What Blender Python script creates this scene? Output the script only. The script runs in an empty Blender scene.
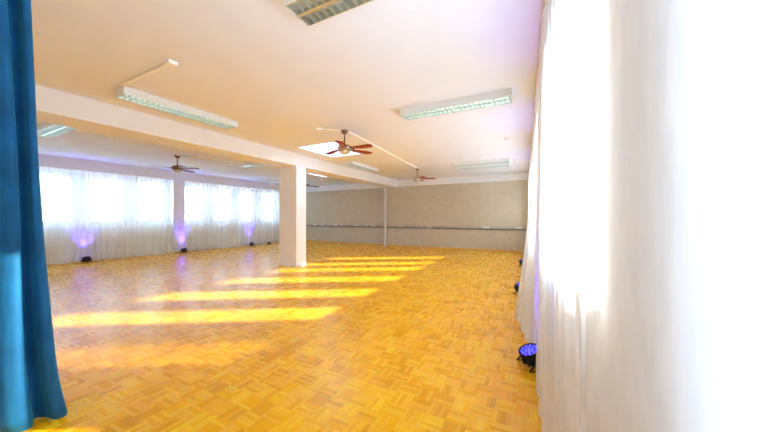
import bpy, bmesh, math, random
from mathutils import Vector, Matrix
random.seed(7)
sc = bpy.context.scene
COL = sc.collection
PI = math.pi
R = math.radians

# ------------------------------------------------------------------ helpers
class MB:
    """collects shapes and links them as ONE mesh object"""
    def __init__(s, fn=None):
        s.v = []; s.f = []; s.sm = []; s.fn = fn
    def add(s, vs, fs, smooth=False):
        o = len(s.v); s.v += [tuple(v) for v in vs]
        for f in fs: s.f.append([i + o for i in f]); s.sm.append(smooth)
        return s
    def box(s, x0, x1, y0, y1, z0, z1, M=None):
        vs = [Vector((x, y, z)) for z in (z0, z1) for y in (y0, y1) for x in (x0, x1)]
        if M: vs = [M @ v for v in vs]
        return s.add(vs, [(0, 2, 3, 1), (4, 5, 7, 6), (0, 1, 5, 4), (2, 6, 7, 3), (0, 4, 6, 2), (1, 3, 7, 5)])
    def lathe(s, prof, n=24, M=None, smooth=True):
        """prof: list of (r, z), revolved about z"""
        vs = []; fs = []
        for r, z in prof:
            for k in range(n):
                a = 2 * PI * k / n
                v = Vector((r * math.cos(a), r * math.sin(a), z))
                vs.append(M @ v if M else v)
        for i in range(len(prof) - 1):
            for k in range(n):
                a, b = i * n + k, i * n + (k + 1) % n
                fs.append((a, b, b + n, a + n))
        fs.append(list(range(n))[::-1]); fs.append([(len(prof) - 1) * n + k for k in range(n)])
        return s.add(vs, fs, smooth)
    def tube(s, pts, r, n=8):
        pts = [Vector(p) for p in pts]; vs = []; fs = []
        for i, p in enumerate(pts):
            d = (pts[min(i + 1, len(pts) - 1)] - pts[max(i - 1, 0)]).normalized()
            u = d.orthogonal().normalized() if abs(d.z) > .95 else d.cross(Vector((0, 0, 1))).normalized()
            w = d.cross(u)
            for k in range(n):
                a = 2 * PI * k / n
                vs.append(p + (u * math.cos(a) + w * math.sin(a)) * r)
        for i in range(len(pts) - 1):
            for k in range(n):
                a, b = i * n + k, i * n + (k + 1) % n
                fs.append((a, b, b + n, a + n))
        fs.append(list(range(n))[::-1]); fs.append([(len(pts) - 1) * n + k for k in range(n)])
        return s.add(vs, fs, True)
    def build(s, name, mat, parent=None, bevel=0, kind=None):
        me = bpy.data.meshes.new(name)
        vs = [s.fn(v) for v in s.v] if s.fn else s.v
        me.from_pydata(vs, [], s.f)
        for p, q in zip(me.polygons, s.sm): p.use_smooth = q
        bm = bmesh.new(); bm.from_mesh(me)
        bmesh.ops.recalc_face_normals(bm, faces=bm.faces)
        bm.to_mesh(me); bm.free()
        me.materials.append(mat)
        o = bpy.data.objects.new(name, me); COL.objects.link(o)
        if parent: o.parent = parent
        if bevel:
            m = o.modifiers.new('Bevel', 'BEVEL'); m.width = bevel; m.segments = 2; m.limit_method = 'ANGLE'
        if kind: o['kind'] = kind
        return o

def tag(o, label, cat, group=None):
    o['label'] = label; o['category'] = cat
    if group: o['group'] = group
    return o
def thing(name, label, cat, loc=(0, 0, 0), rz=0, group=None):
    o = bpy.data.objects.new(name, None); COL.objects.link(o)
    o.empty_display_size = .1; o.location = loc; o.rotation_euler = (0, 0, rz)
    return tag(o, label, cat, group)
def dup(root, loc, rz, label, group=None):
    r = root.copy(); COL.objects.link(r); r.location = loc; r.rotation_euler = (0, 0, rz); r['label'] = label
    if group: r['group'] = group
    for ch in list(root.children):
        c = ch.copy(); COL.objects.link(c); c.parent = r
        for g in list(ch.children):
            d = g.copy(); COL.objects.link(d); d.parent = c
    return r

# ------------------------------------------------------------------ materials
def new_mat(name):
    m = bpy.data.materials.new(name); m.use_nodes = True
    return m, m.node_tree.nodes, m.node_tree.links
def plain(name, col, rough=.6, metal=0, spec=.5, noise=0, nscale=6, bump=0, bscale=80):
    m, N, L = new_mat(name)
    b = N['Principled BSDF']
    b.inputs['Roughness'].default_value = rough; b.inputs['Metallic'].default_value = metal
    b.inputs['Specular IOR Level'].default_value = spec
    tc = N.new('ShaderNodeTexCoord')
    if noise:
        n = N.new('ShaderNodeTexNoise'); n.inputs['Scale'].default_value = nscale; n.inputs['Detail'].default_value = 5
        L.new(tc.outputs['Object'], n.inputs['Vector'])
        r = N.new('ShaderNodeValToRGB')
        r.color_ramp.elements[0].position = .3; r.color_ramp.elements[1].position = .7
        r.color_ramp.elements[0].color = (*[c * (1 - noise) for c in col], 1)
        r.color_ramp.elements[1].color = (*[min(1, c * (1 + noise)) for c in col], 1)
        L.new(n.outputs['Fac'], r.inputs['Fac']); L.new(r.outputs['Color'], b.inputs['Base Color'])
    else:
        b.inputs['Base Color'].default_value = (*col, 1)
    if bump:
        n2 = N.new('ShaderNodeTexNoise'); n2.inputs['Scale'].default_value = bscale; n2.inputs['Detail'].default_value = 3
        L.new(tc.outputs['Object'], n2.inputs['Vector'])
        bp = N.new('ShaderNodeBump'); bp.inputs['Strength'].default_value = bump; bp.inputs['Distance'].default_value = .004
        L.new(n2.outputs['Fac'], bp.inputs['Height']); L.new(bp.outputs['Normal'], b.inputs['Normal'])
    return m
def emit(name, col, strength):
    m, N, L = new_mat(name)
    b = N['Principled BSDF']; b.inputs['Base Color'].default_value = (*col, 1)
    b.inputs['Emission Color'].default_value = (*col, 1); b.inputs['Emission Strength'].default_value = strength
    return m

def parquet():
    m, N, L = new_mat('mosaic_parquet')
    b = N['Principled BSDF']
    def mth(op, a, c=None, v=None):
        n = N.new('ShaderNodeMath'); n.operation = op
        for i, x in enumerate((a, c)):
            if x is None: continue
            if isinstance(x, (int, float)): n.inputs[i].default_value = x
            else: L.new(x, n.inputs[i])
        return n.outputs[0]
    tc = N.new('ShaderNodeTexCoord'); sp = N.new('ShaderNodeSeparateXYZ'); L.new(tc.outputs['Object'], sp.inputs[0])
    S = .142
    px = mth('DIVIDE', sp.outputs['X'], S); py = mth('DIVIDE', sp.outputs['Y'], S)
    cx = mth('FLOOR', px); cy = mth('FLOOR', py)
    fx = mth('FRACT', px); fy = mth('FRACT', py)
    par = mth('MODULO', mth('ABSOLUTE', mth('ADD', cx, cy)), 2.0)
    ip = mth('SUBTRACT', 1.0, par)
    u = mth('ADD', mth('MULTIPLY', fx, par), mth('MULTIPLY', fy, ip))      # across the slats
    w = mth('ADD', mth('MULTIPLY', fy, par), mth('MULTIPLY', fx, ip))      # along the slats
    us = mth('MULTIPLY', u, 5.0); idx = mth('FLOOR', us); fu = mth('FRACT', us)
    cv = N.new('ShaderNodeCombineXYZ'); L.new(cx, cv.inputs[0]); L.new(cy, cv.inputs[1]); L.new(idx, cv.inputs[2])
    wn = N.new('ShaderNodeTexWhiteNoise'); L.new(cv.outputs[0], wn.inputs['Vector'])
    cv2 = N.new('ShaderNodeCombineXYZ'); L.new(cx, cv2.inputs[0]); L.new(cy, cv2.inputs[1]); cv2.inputs[2].default_value = 31.3
    wn2 = N.new('ShaderNodeTexWhiteNoise'); L.new(cv2.outputs[0], wn2.inputs['Vector'])
    # grain: noise stretched along each slat
    gv = N.new('ShaderNodeCombineXYZ'); L.new(mth('MULTIPLY', u, 40.0), gv.inputs[0]); L.new(mth('MULTIPLY', w, 2.5), gv.inputs[1])
    L.new(mth('ADD', mth('MULTIPLY', wn.outputs['Value'], 50.0), mth('MULTIPLY', wn2.outputs['Value'], 90.0)), gv.inputs[2])
    gn = N.new('ShaderNodeTexNoise'); gn.inputs['Scale'].default_value = 1.0; gn.inputs['Detail'].default_value = 3
    L.new(gv.outputs[0], gn.inputs['Vector'])
    big = N.new('ShaderNodeTexNoise'); big.inputs['Scale'].default_value = .5; L.new(tc.outputs['Object'], big.inputs['Vector'])
    t = mth('ADD', mth('MULTIPLY', wn.outputs['Value'], .42), mth('MULTIPLY', wn2.outputs['Value'], .28))
    t = mth('ADD', t, mth('MULTIPLY', gn.outputs['Fac'], .24)); t = mth('ADD', t, mth('MULTIPLY', big.outputs['Fac'], .12))
    rp = N.new('ShaderNodeValToRGB'); e = rp.color_ramp.elements
    e[0].position = .12; e[0].color = (.68, .26, .001, 1)
    e[1].position = .92; e[1].color = (1.0, .62, .006, 1)
    k = e.new(.5); k.color = (.94, .43, .002, 1)
    L.new(t, rp.inputs['Fac'])
    # joints between slats and between squares
    d1 = mth('MINIMUM', fu, mth('SUBTRACT', 1.0, fu)); d2 = mth('MINIMUM', w, mth('SUBTRACT', 1.0, w))
    g1 = mth('LESS_THAN', d1, .035); g2 = mth('LESS_THAN', d2, .008)
    gap = mth('MAXIMUM', g1, g2)
    mx = N.new('ShaderNodeMixRGB'); mx.blend_type = 'MULTIPLY'; L.new(mth('MULTIPLY', gap, .38), mx.inputs['Fac'])
    L.new(rp.outputs['Color'], mx.inputs['Color1']); mx.inputs['Color2'].default_value = (.45, .25, .1, 1)
    L.new(mx.outputs['Color'], b.inputs['Base Color'])
    rr = mth('ADD', mth('MULTIPLY', wn.outputs['Value'], .06), .25)
    L.new(rr, b.inputs['Roughness']); b.inputs['Specular IOR Level'].default_value = .34
    bp = N.new('ShaderNodeBump'); bp.inputs['Strength'].default_value = .12; bp.inputs['Distance'].default_value = .002
    L.new(mth('SUBTRACT', mth('MULTIPLY', wn.outputs['Value'], .4), gap), bp.inputs['Height']); L.new(bp.outputs['Normal'], b.inputs['Normal'])
    return m

def sheer(name, col, transp, share=.22):
    m, N, L = new_mat(name)
    N.remove(N['Principled BSDF']); out = N['Material Output']
    tc = N.new('ShaderNodeTexCoord')
    n = N.new('ShaderNodeTexNoise'); n.inputs['Scale'].default_value = 22; n.inputs['Detail'].default_value = 6
    mp = N.new('ShaderNodeMapping'); mp.inputs['Scale'].default_value = (1, 1, .35)
    L.new(tc.outputs['Object'], mp.inputs['Vector']); L.new(mp.outputs[0], n.inputs['Vector'])
    mr = N.new('ShaderNodeMapRange'); L.new(n.outputs['Fac'], mr.inputs['Value'])
    mr.inputs['From Min'].default_value = .3; mr.inputs['From Max'].default_value = .7
    mr.inputs['To Min'].default_value = transp - .035; mr.inputs['To Max'].default_value = transp + .035
    d = N.new('ShaderNodeBsdfDiffuse'); d.inputs['Color'].default_value = (*col, 1)
    t = N.new('ShaderNodeBsdfTranslucent'); t.inputs['Color'].default_value = (*col, 1)
    tr = N.new('ShaderNodeBsdfTransparent')
    m1 = N.new('ShaderNodeMixShader'); m1.inputs[0].default_value = share
    L.new(d.outputs[0], m1.inputs[1]); L.new(t.outputs[0], m1.inputs[2])
    m2 = N.new('ShaderNodeMixShader'); L.new(mr.outputs[0], m2.inputs[0])
    L.new(m1.outputs[0], m2.inputs[1]); L.new(tr.outputs[0], m2.inputs[2])
    L.new(m2.outputs[0], out.inputs['Surface'])
    return m
def glass(name):
    m, N, L = new_mat(name)
    N.remove(N['Principled BSDF']); out = N['Material Output']
    g = N.new('ShaderNodeBsdfGlossy'); g.inputs['Roughness'].default_value = .02
    tr = N.new('ShaderNodeBsdfTransparent'); tr.inputs['Color'].default_value = (.95, .98, .98, 1)
    fr = N.new('ShaderNodeLayerWeight'); fr.inputs['Blend'].default_value = .5
    pw = N.new('ShaderNodeMath'); pw.operation = 'POWER'; pw.inputs[1].default_value = 5; L.new(fr.outputs['Facing'], pw.inputs[0])
    sc_ = N.new('ShaderNodeMath'); sc_.operation = 'MULTIPLY_ADD'; sc_.inputs[1].default_value = .22; sc_.inputs[2].default_value = .03
    L.new(pw.outputs[0], sc_.inputs[0])
    mx = N.new('ShaderNodeMixShader'); L.new(sc_.outputs[0], mx.inputs[0])
    L.new(tr.outputs[0], mx.inputs[1]); L.new(g.outputs[0], mx.inputs[2]); L.new(mx.outputs[0], out.inputs['Surface'])
    return m
def milky(name):
    m, N, L = new_mat(name)
    N.remove(N['Principled BSDF']); out = N['Material Output']
    t = N.new('ShaderNodeBsdfTranslucent'); t.inputs['Color'].default_value = (.42, .43, .44, 1)
    tr = N.new('ShaderNodeBsdfTransparent')
    mx = N.new('ShaderNodeMixShader'); mx.inputs[0].default_value = .03
    L.new(t.outputs[0], mx.inputs[1]); L.new(tr.outputs[0], mx.inputs[2]); L.new(mx.outputs[0], out.inputs['Surface'])
    return m

M_floor = parquet()
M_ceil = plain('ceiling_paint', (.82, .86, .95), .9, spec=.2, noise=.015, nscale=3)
M_white = plain('white_wall_paint', (.86, .86, .87), .85, spec=.2, noise=.015, nscale=4)
M_taupe = plain('taupe_wall_paint', (.60, .52, .39), .85, spec=.2, noise=.05, nscale=5, bump=.1)
M_pil = plain('pale_grey_pilaster_paint', (.66, .63, .55), .85, spec=.2)
M_oak = plain('oak_skirting', (.72, .42, .08), .5, noise=.12, nscale=14)
M_frame = plain('white_window_frame', (.85, .86, .87), .4)
M_trunk = plain('taupe_trunking', (.50, .43, .33), .5)
M_sock = plain('socket_grey', (.62, .62, .60), .5)
M_dark = plain('shade_strip_and_sensor_dark', (.10, .085, .08), .5)
M_plas = plain('white_plastic', (.93, .93, .92), .4)
M_house = plain('white_lamp_enamel', (.80, .82, .82), .35)
M_louv = plain('bright_louvre_aluminium', (.60, .67, .65), .28, metal=.75)
M_tube = emit('fluorescent_tube', (.86, 1.0, .95), .29)
M_tube_off = plain('unlit_tube_glass', (.85, .87, .88), .3)
M_blade = plain('mahogany_fan_blade', (.27, .020, .010), .42, noise=.2, nscale=20)
M_blade_dark = plain('dark_plum_fan_blade', (.16, .06, .07), .4, noise=.2, nscale=20)
M_nickel = plain('brushed_nickel', (.48, .44, .39), .3, metal=1)
M_bronze = plain('dark_bronze', (.22, .11, .07), .4, metal=.6)
M_bowl = plain('frosted_lamp_bowl', (.74, .72, .66), .15, metal=.4)
M_black = plain('black_powder_coat', (.012, .012, .016), .45)
M_led = emit('blue_led', (.035, .03, 1.0), .9)
M_leddark = plain('dark_blue_lens', (.02, .02, .09), .2)
M_sheer = sheer('white_sheer_voile', (.93, .92, .91), .50)
M_sheer_dense = sheer('white_gathered_voile', (.93, .91, .89), .16)
M_sheer_left = sheer('white_lined_voile', (.97, .96, .94), .24, .06)
M_sheer_head = sheer('white_heading_tape', (.90, .87, .83), .06)
M_rail = plain('cream_curtain_track', (.78, .68, .52), .5)
M_blue = plain('blue_stage_cloth', (.003, .085, .23), .72, spec=.25, noise=.25, nscale=5, bump=.35, bscale=160)
M_blue.node_tree.nodes['Principled BSDF'].inputs['Sheen Weight'].default_value = .35
M_blue.node_tree.nodes['Principled BSDF'].inputs['Sheen Tint'].default_value = (.1, .6, .9, 1)
M_glass = glass('window_glass')
M_dome = milky('opal_skylight_dome')
M_ground = plain('pale_bounce_yard', (.84, .87, .92), .95, noise=.1, nscale=.6)  # paleness made up to bounce neutral daylight onto the ceiling
M_facade = plain('pale_render_facade', (.75, .74, .71), .9, noise=.04)
M_roof = plain('slate_grey_roof', (.30, .32, .36), .8, noise=.1, nscale=2)
M_shut = plain('facade_window_glass', (.25, .30, .36), .2)

# ------------------------------------------------------------------ room shell
H = 3.20
XL, XB, YF, YFL, YN = -12.62, -6.02, 12.88, 13.08, -2.2
ZS = 2.89                                   # underside of the soffit along the far wall
RW = lambda y: .235 - .035 * y              # inner face of the window wall on the right (slightly out of square)
def skew(v):                                # local x measured from that face
    return (v[0] + RW(v[1]), v[1], v[2])

def structure(name, mb, mat, parent=None, bevel=0):
    return mb.build(name, mat, parent, bevel, 'structure')

structure('floor', MB().add([(XL - .3, YN - .3, 0), (.60, YN - .3, 0), (.60, 13.4, 0), (XL - .3, 13.4, 0),
                             (XL - .3, YN - .3, -.2), (.60, YN - .3, -.2), (.60, 13.4, -.2), (XL - .3, 13.4, -.2)],
                            [(0, 1, 2, 3), (7, 6, 5, 4), (0, 4, 5, 1), (1, 5, 6, 2), (2, 6, 7, 3), (3, 7, 4, 0)]), M_floor)
# ceiling with two skylight wells
SKY = [(-5.46, -4.22, 5.62, 7.02), (-8.42, -7.15, 9.16, 10.38)]
mb = MB(); T = .32
xs = sorted({XL - .3, .60} | {a for s in SKY for a in s[:2]}); ys = sorted({YN - .3, 13.4} | {a for s in SKY for a in s[2:]})
for i in range(len(xs) - 1):
    for j in range(len(ys) - 1):
        cx, cy = (xs[i] + xs[i + 1]) / 2, (ys[j] + ys[j + 1]) / 2
        if any(s[0] < cx < s[1] and s[2] < cy < s[3] for s in SKY): continue
        mb.box(xs[i], xs[i + 1], ys[j], ys[j + 1], H, H + T)
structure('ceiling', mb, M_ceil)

def wall_boxes(mb, x0, x1, y0, y1, openings, h=H):
    y = y0
    for a, b, z0, z1 in openings:
        mb.box(x0, x1, y, a, 0, h); mb.box(x0, x1, a, b, 0, z0); mb.box(x0, x1, a, b, z1, h); y = b
    mb.box(x0, x1, y, y1, 0, h)
# left wall: two long window bands with a pier between
ZL0, ZL1 = 1.08, 2.74
mb = MB(); wall_boxes(mb, XL - .3, XL, YN - .3, 13.4, [(-1.3, 6.16, ZL0, ZL1), (6.62, 12.55, ZL0, ZL1)])
mb.box(XL, XL + .17, 6.20, 6.60, 0, H)                                  # the pier stands forward to the curtain line
structure('wall_left', mb, M_white)
# right wall: one opening per window
ZR0, ZR1 = 1.08, 2.52
RWIN = [(-.55, .45), (1.24, 2.72), (3.52, 4.22), (4.86, 5.62), (6.16, 6.94), (7.56, 8.34), (8.98, 9.74), (10.08, 10.80), (11.42, 12.18)]
mb = MB(skew); wall_boxes(mb, 0, .18, YN - .3, 13.4, [(a, b, ZR0, ZR1) for a, b in RWIN])
structure('wall_right', mb, M_white)
mb = MB(); mb.box(-6.60, .6, YF, 13.4, 0, H); mb.box(XL - .3, -6.60, YFL, 13.4, 0, H)
structure('wall_far', mb, M_taupe)
structure('wall_near', MB().box(XL - .3, .7, YN - .3, YN, 0, H), M_white)
# beam, column, pilaster, soffit
structure('trim_1', MB().box(XB - .66, XB, YN, YFL, 2.855, H), M_white, bevel=.006)
structure('trim_2', MB().box(XB - .665, XB + .005, 6.13, 6.52, 0, 2.856), M_white, bevel=.006)
structure('trim_3', MB().box(-6.70, -6.585, 12.70, YFL, 0, 2.856), M_pil, bevel=.006)
structure('trim_4', MB().box(XB, .05, YF - .03, YF + .02, ZS, H), M_white)
structure('trim_5', MB().box(XL, XB - .66, YFL - .03, YFL + .02, ZS, H), M_white)
structure('baseboard_far', MB().box(-6.585, -.2, YF - .015, YF, 0, .055).box(XL, -6.70, YFL - .015, YFL, 0, .055), M_oak)
structure('baseboard_left', MB().box(XL, XL + .015, YN, 6.20, 0, .055).box(XL, XL + .015, 6.60, YFL, 0, .055).box(XL + .17, XL + .185, 6.20, 6.60, 0, .055), M_oak)
# pelmet board above the left curtains
structure('trim_6', MB().box(XL, XL + .10, YN, 6.20, 2.86, H).box(XL, XL + .10, 6.60, YFL, 2.86, H), M_white)

# windows, left
n = 0
def frame_ring(mb, x0, x1, a, b, z0, z1, w):
    mb.box(x0, x1, a, a + w, z0, z1); mb.box(x0, x1, b - w, b, z0, z1)
    mb.box(x0, x1, a + w, b - w, z0, z0 + w); mb.box(x0, x1, a + w, b - w, z1 - w, z1)
def left_window(e0, e1, p0, p1):
    """e0..e1: share of the band, p0..p1: its glass"""
    global n; n += 1
    x0, x1 = XL - .22, XL - .14
    mb = MB()
    mb.box(x0, x1, e0, p0, ZL0, ZL1); mb.box(x0, x1, p1, e1, ZL0, ZL1)
    mb.box(x0, x1, p0, p1, ZL0, 1.25); mb.box(x0, x1, p0, p1, 2.68, ZL1)
    w = structure('window_%d' % n, mb, M_frame)
    mb = MB(); frame_ring(mb, x0 - .01, x1 + .02, p0, p1, 1.25, 2.68, .035)
    mb.box(x1 + .02, x1 + .05, p0 + .012, p0 + .03, 1.88, 2.0)
    structure('window_sash', mb, M_frame, w)
    structure('window_pane', MB().box(x0 + .03, x0 + .036, p0 + .03, p1 - .03, 1.28, 2.65), M_glass, w)
panes = [(-1.15, -.35), (.15, .95), (1.42, 2.25), (2.62, 3.50), (3.90, 4.78), (5.15, 6.01)]
ed = [-1.3] + [(panes[i][1] + panes[i + 1][0]) / 2 for i in range(5)] + [6.16]
for i, (a, b) in enumerate(panes): left_window(ed[i], ed[i + 1], a, b)
panes = [(6.70, 7.49), (7.92, 8.73), (9.20, 9.96), (10.47, 11.20), (11.68, 12.42)]
ed = [6.62] + [(panes[i][1] + panes[i + 1][0]) / 2 for i in range(4)] + [12.55]
for i, (a, b) in enumerate(panes): left_window(ed[i], ed[i + 1], a, b)
# windows, right
for a, b in RWIN:
    n += 1
    mb = MB(skew); frame_ring(mb, .10, .17, a, b, ZR0, ZR1, .05)
    w = structure('window_%d' % n, mb, M_frame)
    structure('window_sill', MB(skew).box(-.03, .10, a, b, ZR0 - .03, ZR0 + .003), M_frame, w)
    structure('window_pane', MB(skew).box(.13, .136, a + .04, b - .04, ZR0 + .04, ZR1 - .04), M_glass, w)
# skylights: milky domes over the wells
for s in SKY:
    n += 1
    mb = MB()
    a, b, c, d = s; zt = H + T
    mb.box(a - .08, a + .0, c - .08, d + .08, zt, zt + .12); mb.box(b, b + .08, c - .08, d + .08, zt, zt + .12)
    mb.box(a, b, c - .08, c, zt, zt + .12); mb.box(a, b, d, d + .08, zt, zt + .12)
    w = structure('window_%d' % n, mb, M_frame)
    vs = []; fs = []; K = 10
    for i in range(K + 1):
        for j in range(K + 1):
            u, v = i / K, j / K
            vs.append((a + (b - a) * u, c + (d - c) * v, zt + .10 + .55 * (u * (1 - u) * v * (1 - v)) ** .5 * .8))
    for i in range(K):
        for j in range(K):
            q = i * (K + 1) + j; fs.append((q, q + K + 1, q + K + 2, q + 1))
    structure('skylight_dome', MB().add(vs, fs, True), M_dome, w)

# ------------------------------------------------------------------ luminaires
LEN = 1.72
def make_light(label, loc, rz, tube_mat):
    t = thing('ceiling_light', label, 'ceiling light', loc, rz, 'louvred fluorescent ceiling lights')
    h = .10; W = .30; L2 = LEN / 2
    mb = MB()
    mb.box(-L2, L2, -W / 2, -W / 2 + .012, -h, 0); mb.box(-L2, L2, W / 2 - .012, W / 2, -h, 0)
    mb.box(-L2, -L2 + .015, -W / 2 + .012, W / 2 - .012, -h, 0); mb.box(L2 - .015, L2, -W / 2 + .012, W / 2 - .012, -h, 0)
    mb.box(-L2 + .015, L2 - .015, -W / 2 + .012, W / 2 - .012, -.018, 0)
    mb.build('housing', M_house, t)
    lv = MB()
    lv.box(-L2 + .015, L2 - .015, -.014, .014, -h - .002, -h + .035)         # spine between the two rows
    for s in (-1, 1):
        lv.box(-L2 + .015, L2 - .015, s * .136 - .004, s * .136 + .004, -h - .002, -.02)
    k = 24
    for i in range(k):
        x = -L2 + .03 + (LEN - .06) * i / (k - 1)
        lv.box(x - .004, x + .004, -.135, .135, -h - .002, -h + .034)
    lv.build('louvre', M_louv, t)
    for s in (-1, 1):
        MB().tube([(-L2 + .03, s * .072, -.045), (L2 - .03, s * .072, -.045)], .013, 10).build('fluorescent_tube', tube_mat, t)
    return t
make_light('louvred strip light nearest to the viewer, cut off by the top of the photo', (-.955, 1.84, H), 0, M_tube_off)
L_on = make_light('long louvred strip light on the ceiling beside the white right hand curtains', (-1.18, 4.57, H), 0, M_tube)
for loc, rz, lab in [
    ((-1.62, 9.72, H), 0, 'front one of two parallel strip lights close to the grey far wall'),
    ((-1.66, 10.38, H), 0, 'rear one of two parallel strip lights close to the grey far wall'),
    ((-5.16, 2.73, H), PI / 2, 'long bright strip light mounted alongside the beam, nearer one, fed by an angled cable duct'),
    ((-5.36, 8.62, H), PI / 2, 'strip light alongside the beam beyond the skylight behind the red bladed fan'),
    ((-8.36, 2.06, H), 0, 'strip light behind the beam whose end shows just right of the blue curtain'),
    ((-8.02, 6.48, H), 0, 'strip light half hidden by the beam, to the right of the dark fan'),
    ((-11.1, 9.72, H), 0, 'small far strip light by the left windows, cut off by the square column'),
    ((-8.78, 11.5, H), PI / 2, 'far strip light behind the column under the beam, in front of the blue grey wall')]:
    dup(L_on, loc, rz, lab)

# ------------------------------------------------------------------ ceiling fans
def blade_mb(a, length=.56, r0=.11, tilt=R(-7)):
    """swept rounded blade, root at r0, pointing along angle a"""
    N_ = 14; vs = []; fs = []
    for i in range(N_ + 1):
        t = i / N_
        r = r0 + length * t
        w = .054 + .034 * math.sin(min(1, t * 1.25) * PI * .5)
        if t > .86: w *= math.sqrt(max(.02, 1 - ((t - .86) / .15) ** 2))
        sw = -.10 * t * t + .03 * t
        for s in (-1, 1):
            for zz in (-.004, .004):
                y = s * w; p = Vector((r, y + sw, zz + y * math.tan(tilt) - .015 * t))
                vs.append(Matrix.Rotation(a, 4, 'Z') @ p)
    for i in range(N_):
        o = i * 4; q = o + 4
        fs += [(o, q, q + 2, o + 2), (o + 1, o + 3, q + 3, q + 1), (o, o + 1, q + 1, q), (o + 2, q + 2, q + 3, o + 3)]
    fs += [(0, 2, 3, 1), (N_ * 4, N_ * 4 + 1, N_ * 4 + 3, N_ * 4 + 2)]
    return MB().add(vs, fs, True)
def make_fan(label, loc, angs, mat, body):
    t = thing('ceiling_fan', label, 'ceiling fan', loc, 0, 'ceiling fans')
    MB().lathe([(.03, -.075), (.055, -.06), (.068, -.02), (.07, 0)], 24).build('canopy', M_bronze, t)
    MB().tube([(0, 0, -.05), (0, 0, -.31)], .014, 10).build('rod', M_bronze, t)
    MB().lathe([(.07, -.425), (.132, -.41), (.145, -.37), (.135, -.325), (.08, -.295), (.03, -.285), (.02, -.27)], 28).build('motor', body, t)
    MB().lathe([(.004, -.497), (.05, -.490), (.088, -.468), (.116, -.44), (.120, -.425)], 28).build('lamp_bowl', M_bowl, t)
    for a in angs:
        b = blade_mb(a); b.v = [(x, y, z - .375) for x, y, z in b.v]
        bl = b.build('blade', mat, t)
        m = MB(); M = Matrix.Rotation(a, 4, 'Z') @ Matrix.Translation((0, 0, -.385))
        m.box(.09, .20, -.02, .02, -.006, .006, M); m.build('blade_bracket', body, bl)
    return t
make_fan('ceiling fan with mahogany red blades and nickel motor in front of the bright skylight', (-3.54, 4.97, H),
         [R(300), R(4), R(70), R(165)], M_blade, M_nickel)
make_fan('small far ceiling fan with brown red blades near the grey far wall', (-3.93, 10.1, H),
         [R(200), R(-42), R(18), R(100)], M_blade, M_nickel)
make_fan('dark bronze ceiling fan with plum blades behind the beam, before the left windows', (-9.29, 4.72, H),
         [R(262), R(-10), R(28), R(120)], M_blade_dark, M_bronze)
make_fan('ceiling fan mostly hidden by the square column, one dark blade showing', (-9.29, 9.95, H),
         [R(-28), R(60), R(150), R(240)], M_blade_dark, M_bronze)

# ------------------------------------------------------------------ cable ducts, boxes and detectors on the ceiling
def duct(label, pts, box_at=None, w=.034):
    (x0, y0), (x1, y1) = pts
    d = Vector((x1 - x0, y1 - y0))
    t = thing('ceiling_cable_duct', label, 'cable duct', (x0, y0, H), math.atan2(d.y, d.x))
    MB().box(0, d.length, -w / 2, w / 2, -.024, 0).build('channel', M_plas, t)
    if box_at:
        x = d.length + .03
        MB().box(x - .05, x + .05, -.05, .05, -.045, 0).build('junction_box', M_plas, t, .006)
    return t
duct('long white cable duct running between the two red bladed fans', [(-3.50, 5.06), (-3.88, 9.99)])
duct('short white cable duct left of the nearest fan, ending in a small box', [(-3.60, 4.90), (-3.90, 4.64)], (-3.92, 4.62))
duct('white cable duct from the strip light by the beam to a small box', [(-4.98, 1.83), (-3.77, 1.83)], (-3.72, 1.83))
duct('thin cable duct left of the beam ending in a small box before the windows', [(-8.36, 2.24), (-8.38, 2.86)], (-8.38, 2.92))
duct('thin cable duct linking the dark fan to the strip light beyond it', [(-9.21, 4.78), (-8.60, 6.33)])
duct('stub of cable duct from the dark fan towards the beam, boxed at its end', [(-9.22, 4.68), (-8.55, 4.62)], (-8.50, 4.62))
def detector(label, x, y):
    t = thing('smoke_detector', label, 'smoke detector', (x, y, H), 0, 'small round ceiling detectors')
    MB().lathe([(.028, -.042), (.042, -.034), (.05, -.014), (.05, 0)], 20).build('detector_body', M_plas, t)
    MB().lathe([(.008, -.050), (.014, -.046), (.014, -.040)], 12).build('sensor_tip', M_dark, t)
detector('tiny round detector on the ceiling between the right strip lights and the curtains', -.62, 7.1)
detector('tiny round detector at the ceiling near the far right corner', -.62, 9.9)

# ------------------------------------------------------------------ wall trunking with sockets on the far wall
def trunking(label, x0, x1, y, socks):
    t = thing('wall_trunking', label, 'cable trunking', (x0, y, .905))
    MB().box(0, x1 - x0, -.055, 0, .018, .11).build('trunking_body', M_trunk, t)
    MB().box(0, x1 - x0, -.065, 0, -.022, .018).build('shade_strip', M_dark, t)  # dark strip added in place of the shadow under the trunking
    for x, w in socks:
        s = MB().box(x - x0 - w / 2, x - x0 + w / 2, -.068, -.055, .032, .098).build('socket_plate', M_plas, t, .003)
        k = max(1, round(w / .09))
        for i in range(k):
            cx = x - x0 + (i - (k - 1) / 2) * .085
            MB().lathe([(.024, 0), (.022, .002)], 14, Matrix.Translation((cx, -.070, .065)) @ Matrix.Rotation(PI / 2, 4, 'X')).build('socket_recess', M_sock, s)
    return t
def fx(px, Y):      # where the sight line through picture column px meets the wall plane (f = 292, yaw 27.75 deg)
    u = (px - 384) / 291.92; s, c_ = math.sin(.4844), math.cos(.4844)
    return Y * (-s + c_ * u) / (c_ + s * u)
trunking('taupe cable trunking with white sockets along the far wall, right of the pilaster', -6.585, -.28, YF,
         [(fx(400.5, YF), .12), (fx(422.5, YF), .10), (fx(429.7, YF), .26), (fx(486, YF), .30), (fx(519.5, YF), .22)])
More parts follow.
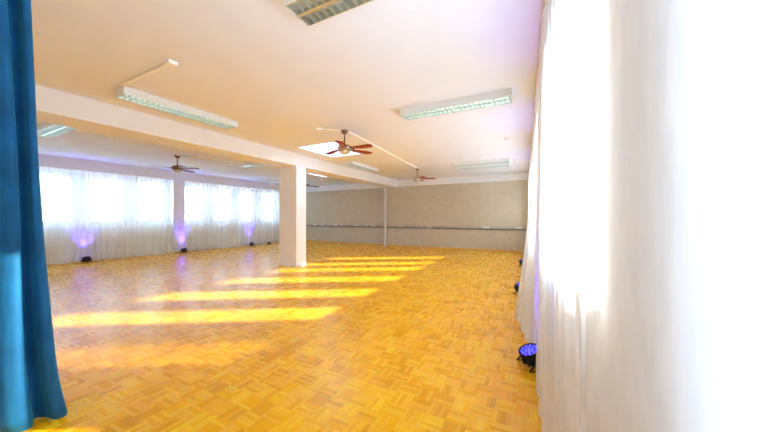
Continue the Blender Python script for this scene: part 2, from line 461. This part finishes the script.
trunking('taupe cable trunking with white sockets along the blue grey wall, left of the pilaster', XL + .02, -6.70, YFL,
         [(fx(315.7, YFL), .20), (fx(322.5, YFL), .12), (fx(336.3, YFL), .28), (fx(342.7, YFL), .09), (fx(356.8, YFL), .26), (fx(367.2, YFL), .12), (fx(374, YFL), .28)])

# ------------------------------------------------------------------ curtains
def cloth_mesh(s0, s1, z0, z1, off, step=.014, nz=26):
    """grid along s (depth) and z; off(s, t) -> sideways offset, t = 0 at the top and 1 at the hem"""
    ns = max(6, int((s1 - s0) / step)); vs = []; fs = []
    for i in range(ns + 1):
        s = s0 + (s1 - s0) * i / ns
        for j in range(nz + 1):
            t = j / nz
            dx, ds, dz = off(s, t)
            vs.append((dx, s + ds, z1 + (z0 - z1) * t + dz))
    for i in range(ns):
        for j in range(nz):
            q = i * (nz + 1) + j; fs.append((q, q + nz + 1, q + nz + 2, q + 1))
    return vs, fs
def noise_fn(seed, k=5, fmin=.6, fmax=3.0):
    rg = random.Random(seed)
    P_ = [(rg.uniform(fmin, fmax), rg.uniform(0, 6.28), rg.uniform(.4, 1)) for _ in range(k)]
    tot = sum(p[2] for p in P_)
    return lambda x: sum(a * math.sin(f * x + ph) for f, ph, a in P_) / tot
def curtain(name, label, group, X0, fn, s0, s1, z0, z1, amp, lam, seed, flare=None, mat=None):
    nf = noise_fn(seed); nf2 = noise_fn(seed + 50, 4, 2, 9)
    def off(s, t):
        ph = 2 * PI * s / lam + 2.2 * nf(s * 2)
        a = amp * (.45 + .55 * t) * (1 + .5 * nf2(s))
        x = a * math.sin(ph) + .3 * a * math.sin(2.3 * ph + 1.7 + t)
        ds = .012 * t * math.sin(ph * .5 + seed)
        if flare: x += flare(s, t)
        dz = .014 * nf2(s * 3 + 1) * t if t > .9 else 0
        return x, ds, max(dz, -.008)
    root = thing(name, label, 'curtain', (0, 0, 0), 0, group)
    root.location = fn((X0, (s0 + s1) / 2, 0)); bx, by, _ = root.location
    head = .07
    vs, fs = cloth_mesh(s0, s1, z0, z1 - head, off)
    g = lambda v: (lambda w: (w[0] - bx, w[1] - by, w[2]))(fn((v[0] + X0, v[1], v[2])))
    MB(g).add(vs, fs, True).build('curtain_cloth', mat or M_sheer, root)
    vs, fs = cloth_mesh(s0, s1, z1 - head, z1, lambda s, t: off(s, 0), nz=2)
    MB(g).add(vs, fs, True).build('heading_tape', M_sheer_head, root)
    return root
ident = lambda v: v
# left side, two runs with the pier between
XC = XL + .105
for k, (a, b, lab) in enumerate([
    (-.4, 2.30, 'white sheer curtain on the left wall mostly behind the blue curtain'),
    (2.32, 3.74, 'white sheer curtain over the window just right of the blue curtain'),
    (3.76, 6.17, 'white sheer curtain between the first floor lamp and the plain wall pier'),
    (6.63, 9.02, 'white sheer curtain on the left wall just right of the plain pier'),
    (9.04, 11.0, 'white sheer curtain with a tall blue glow, left of the square column'),
    (11.02, 12.95, 'last white sheer curtain on the left wall, going behind the square column')]):
    curtain('sheer_curtain', lab, 'white sheer curtains on the left wall', XC, ident, a, b, .012, 2.846, .026, .155, 20 + k, None, M_sheer_left)
for a, b, lab in [(YN + .1, 6.19, 'cream curtain track over the left windows before the pier'), (6.61, YFL - .1, 'cream curtain track over the left windows beyond the pier')]:
    o = MB().box(XC - .012, XC + .012, a, b, 2.848, 2.862).build('curtain_rail', M_rail); tag(o, lab, 'curtain rail', 'curtain tracks')

# right side
XR = -.085
def flare_a(s, t):                                   # near panel, almost flat, gathers at its far edge
    e = min(1, max(0, (s - 1.5) / .8))
    return -.045 * t * e
def flare_b(s, t):
    e = min(1, max(0, (s - 3.0) / 1.42))
    return -.24 * e * t ** 1.9 - .01 * t
def flare_c(s, t):
    return -.11 * t ** 1.5
def flare_d(s, t):
    return -.09 * t ** 1.5
RC = [
    (-1.0, .98, .006, .42, None, 'sheer white curtain filling the right edge of the photo'),
    (1.0, 2.80, .018, .22, flare_a, 'sheer white curtain standing just before the nearest floor lamp'),
    (2.86, 4.60, .030, .17, flare_b, 'sheer white curtain whose flared hem sweeps out beyond the nearest floor lamp'),
    (4.66, 7.10, .032, .16, flare_c, 'sheer white right hand curtain behind the second floor lamp'),
    (7.15, 9.9, .034, .17, flare_d, 'sheer white right hand curtain behind the third floor lamp'),
    (9.95, 12.75, .034, .18, None, 'farthest right hand sheer curtain, meeting the grey far wall')]
for k, (a, b, am, la, fl, lab) in enumerate(RC):
    curtain('sheer_curtain', lab, 'white sheer curtains along the right windows', XR, skew, a, b, .012, 3.160, am, la, 40 + k, fl, M_sheer_dense if k == 2 else None)
o = MB(skew).box(XR - .02, XR + .02, YN + .1, 12.8, 3.163, H).build('curtain_rail', M_rail)
tag(o, 'cream curtain track on the ceiling above the right hand curtains', 'curtain rail', 'curtain tracks')

# blue curtain at the left edge of the photo
def blue():
    root = thing('stage_curtain', 'heavy blue cloth curtain gathered at the left edge of the photo', 'curtain', (-3.05, .335, 0))
    # plan of the gathered folds (x, y) in metres, top and bottom
    top = []; bot = []
    rg = random.Random(3)
    ctrl = [(-.02, -.75), (.07, -.66), (-.05, -.56), (.06, -.46), (-.06, -.36), (.06, -.26), (-.05, -.17), (.055, -.07), (-.06, .0), (.04, .10), (.055, .16),
            (-.02, .19), (.0, .215), (.05, .23), (.045, .265), (-.03, .285), (-.08, .27)]
    def cr(P_, u):
        n_ = len(P_) - 1; i = min(int(u * n_), n_ - 1); f = u * n_ - i
        g = [Vector(P_[max(0, min(n_, i + d))]) for d in (-1, 0, 1, 2)]
        return .5 * ((2 * g[1]) + (g[2] - g[0]) * f + (2 * g[0] - 5 * g[1] + 4 * g[2] - g[3]) * f * f + (3 * g[1] - g[0] - 3 * g[2] + g[3]) * f ** 3)
    n_, nz = 170, 44; vs = []; fs = []; Z1 = 3.13
    for i in range(n_ + 1):
        u = i / n_; p = cr(ctrl, u)
        for j in range(nz + 1):
            t = j / nz
            sp = 1 + .24 * t + .03 * max(0, (t - .8) / .2) ** 2
            x = p.x * (1.15 + .45 * t) + .012 * math.sin(9 * t + 14 * u) * t
            y = -.35 + (p.y + .35) * sp + .008 * math.sin(6 * t + 9 * u) + .02 * max(0, (t - .86) / .14) ** 2 * max(0, (u - .7) / .3)
            x += .05 * max(0, (t - .88) / .12) ** 2 * max(0, (u - .75) / .25)
            vs.append((x, y, Z1 + (.006 - Z1) * t))
    for i in range(n_):
        for j in range(nz):
            q = i * (nz + 1) + j; fs.append((q, q + nz + 1, q + nz + 2, q + 1))
    o = MB().add(vs, fs, True).build('curtain_cloth', M_blue, root)
    s = o.modifiers.new('Solidify', 'SOLIDIFY'); s.thickness = .004
    h = MB(); vs2 = []; fs2 = []
    for i in range(n_ + 1):
        p = cr(ctrl, i / n_)
        for z in (Z1, H - .03): vs2.append((p.x * 1.15, p.y, z))
    for i in range(n_):
        q = i * 2; fs2.append((q, q + 2, q + 3, q + 1))
    h.add(vs2, fs2, True).build('heading_tape', M_blue, root)
blue()
o = MB().box(-3.07, -3.03, YN + .05, .70, H - .03, H).build('curtain_rail', M_rail)
tag(o, 'short ceiling track carrying the blue curtain', 'curtain rail', 'curtain tracks')

# ------------------------------------------------------------------ LED floor uplights
def make_par(label, loc, rz, lit=True, side=1, tilt=R(24), sc_=1.0):
    t = thing('floor_uplight', label, 'uplight', loc, rz, 'black led uplights on the floor')
    # the can leans towards local +x
    M = Matrix.Translation((0, 0, .105 * sc_)) @ Matrix.Rotation(tilt, 4, 'Y') @ Matrix.Scale(sc_, 4)
    body = MB().lathe([(.055, -.075), (.078, -.06), (.088, -.02), (.094, .045), (.098, .06), (.092, .062), (.088, .048)], 28, M).build('lamp_can', M_black, t)
    m = MB().lathe([(.086, -.012), (.094, -.012), (.094, .0), (.088, .0)], 28, M)
    for i in range(10):
        a = 2 * PI * i / 10
        m.box(.084, .100, -.006, .006, -.05, .03, M @ Matrix.Rotation(a, 4, 'Z'))
    m.build('cooling_fins', M_black, body)
    MB().lathe([(.090, .046), (.088, .050)], 28, M).build('lens_plate', M_leddark, t)
    m = MB()
    for rr_, k in ((0, 1), (.034, 6), (.068, 11)):
        for i in range(k):
            a = 2 * PI * i / k
            m.lathe([(.0125, .050), (.010, .056), (.004, .058)], 8, M @ Matrix.Translation((rr_ * math.cos(a), rr_ * math.sin(a), 0)))
    m.build('led_lenses', M_led if lit else M_leddark, t)
    for s in (-1, 1):                     # double yoke: foot loop and hanging handle
        br = MB()
        br.tube([(-.10 * s, -.115, .006), (-.10 * s, .115, .006)], .007, 8) if s == 1 else None
        y = .112 * s * sc_
        br.tube([(-.10, y, .006), (-.05, y, .05), (0, y, .105 * sc_)], .007, 8)
        br.tube([(.08, y, .006), (.04, y, .05), (0, y, .105 * sc_)], .007, 8)
        br.tube([(-.10, y, .006), (.08, y, .006)], .006, 8)
        br.tube([(0, y, .105 * sc_), (0, .095 * s * sc_, .105 * sc_)], .012, 8)
        br.build('yoke_bracket', M_black, t)
    if lit:
        ld = bpy.data.lights.new('uplight_beam', 'SPOT'); ld.energy = 16 if side == 1 else 19; ld.color = (.09, .045, 1.0)
        ld.spot_size = R(62 if side < 0 else 46); ld.spot_blend = .8; ld.shadow_soft_size = .05
        lo = bpy.data.objects.new('uplight_beam', ld); COL.objects.link(lo); lo.parent = t
        d = Matrix.Rotation(-rz, 3, 'Z') @ Vector((.15 * side, 0, 1)).normalized()
        lo.location = Vector((0, 0, .215))
        lo.rotation_euler = d.to_track_quat('-Z', 'Y').to_euler()
    return t
make_par('black floor uplight with glowing blue lenses nearest to the viewer, at the right curtain', (-.055, 3.08, 0), R(-150))
make_par('second black floor uplight along the right curtain, its handle showing', (-.285, 5.90, 0), R(-10))
make_par('third and farthest black floor uplight along the right curtain', (-.375, 9.30, 0), R(0))
make_par('black floor uplight on the left side, first one right of the blue curtain', (-12.31, 3.70, 0), PI, side=-1)
make_par('black floor uplight in front of the plain wall pier on the left', (-12.31, 6.50, 0), PI, side=-1)
make_par('black floor uplight before the last two left windows near the column', (-12.31, 9.58, 0), PI, side=-1)
make_par('small dark unlit floor lamp at the curtain hem just left of the column', (-12.31, 10.62, 0), PI, lit=False, sc_=.75)

# ------------------------------------------------------------------ outside
o = MB().box(-80, 60, -60, 80, -3.6, -3.5).build('ground', M_ground); o['kind'] = 'structure'
def building(label, x, y, w, d, z1, roofh, nwin):
    t = thing('apartment_building', label, 'building', (x, y, -3.5), 0, 'buildings across the yard')
    MB().box(-w, 0, -d / 2, d / 2, 0, z1 + 3.5).build('facade', M_facade, t)
    m = MB(); e = .4; zz = z1 + 3.5
    m.add([(e, -d / 2 - e, zz), (e, d / 2 + e, zz), (-w - e, d / 2 + e, zz), (-w - e, -d / 2 - e, zz), (-w / 2, -d / 2 + 1, zz + roofh), (-w / 2, d / 2 - 1, zz + roofh)],
          [(0, 1, 5, 4), (2, 3, 4, 5), (1, 2, 5), (3, 0, 4), (0, 3, 2, 1)])
    m.build('roof', M_roof, t)
    for k in range(nwin):
        y_ = -d / 2 + d * (k + .5) / nwin
        f = MB().box(-.02, .04, y_ - .75, y_ + .75, z1 + .8, z1 + 2.2).build('window', M_frame, t)
        MB().box(.04, .05, y_ - .65, y_ + .65, z1 + .9, z1 + 2.1).build('pane', M_shut, f)
building('pale building with grey roof outside the first left windows', -46, 5, 10, 16, 2.4, 2.6, 4)
building('pale building with grey roof outside the left windows beyond the pier', -44, 28, 10, 20, 2.0, 2.2, 5)
building('taller pale building far outside the left windows near the column', -58, 58, 12, 22, 4.5, 2.0, 5)

# ------------------------------------------------------------------ light
w = bpy.data.worlds.new('World'); sc.world = w; w.use_nodes = True
N, L = w.node_tree.nodes, w.node_tree.links
bg = N['Background']; tc = N.new('ShaderNodeTexCoord'); sp = N.new('ShaderNodeSeparateXYZ'); L.new(tc.outputs['Generated'], sp.inputs[0])
rp = N.new('ShaderNodeValToRGB'); e = rp.color_ramp.elements
e[0].position = .0; e[0].color = (.64, .83, 1, 1); e[1].position = .7; e[1].color = (.36, .62, 1, 1)
L.new(sp.outputs['Z'], rp.inputs['Fac']); L.new(rp.outputs['Color'], bg.inputs['Color']); bg.inputs['Strength'].default_value = 1.9

sd = bpy.data.lights.new('sun', 'SUN'); sd.energy = 5.5; sd.angle = R(.8); sd.color = (1, .88, .66)
so = bpy.data.objects.new('sun', sd); COL.objects.link(so)
so.rotation_euler = Vector((-1, -.633, -.40)).to_track_quat('-Z', 'Y').to_euler(); so.location = (20, 20, 12)

# daylight portals in the window openings (sampling aids only, they give off no light themselves)
def portal(x, y, z, sx, sy, d):
    ld = bpy.data.lights.new('window_portal', 'AREA'); ld.shape = 'RECTANGLE'; ld.size = sx; ld.size_y = sy
    ld.cycles.is_portal = True
    o = bpy.data.objects.new('window_portal', ld); COL.objects.link(o); o.location = (x, y, z)
    o.rotation_euler = Vector(d).to_track_quat('-Z', 'Z' if abs(d[2]) < .5 else 'Y').to_euler()
for a, b, z0, z1 in [(-1.3, 6.16, ZL0, ZL1), (6.62, 12.55, ZL0, ZL1)]:
    portal(XL - .31, (a + b) / 2, (z0 + z1) / 2, b - a, z1 - z0, (1, 0, 0))
portal(.40, 5.8, (ZR0 + ZR1) / 2, 12.9, ZR1 - ZR0, (-1, 0, 0))

# ------------------------------------------------------------------ camera
cd = bpy.data.cameras.new('camera'); co = bpy.data.objects.new('camera', cd); COL.objects.link(co)
cd.sensor_width = 36; cd.lens = 291.92 / 768 * 36; cd.clip_start = .01; cd.clip_end = 300
yaw, pit = .4844, .0044
fw = Vector((-math.sin(yaw) * math.cos(pit), math.cos(yaw) * math.cos(pit), math.sin(pit)))
co.location = (0, 0, 1.4); co.rotation_euler = fw.to_track_quat('-Z', 'Y').to_euler()
sc.camera = co

sc.view_settings.view_transform = 'Standard'; sc.view_settings.look = 'None'
sc.view_settings.gamma = 1; sc.view_settings.use_curve_mapping = False
sc.view_settings.exposure = 2.82
sc.cycles.max_bounces = 12; sc.cycles.diffuse_bounces = 6; sc.cycles.transparent_max_bounces = 24
sc.cycles.use_denoising = True
sc.cycles.sample_clamp_indirect = 10
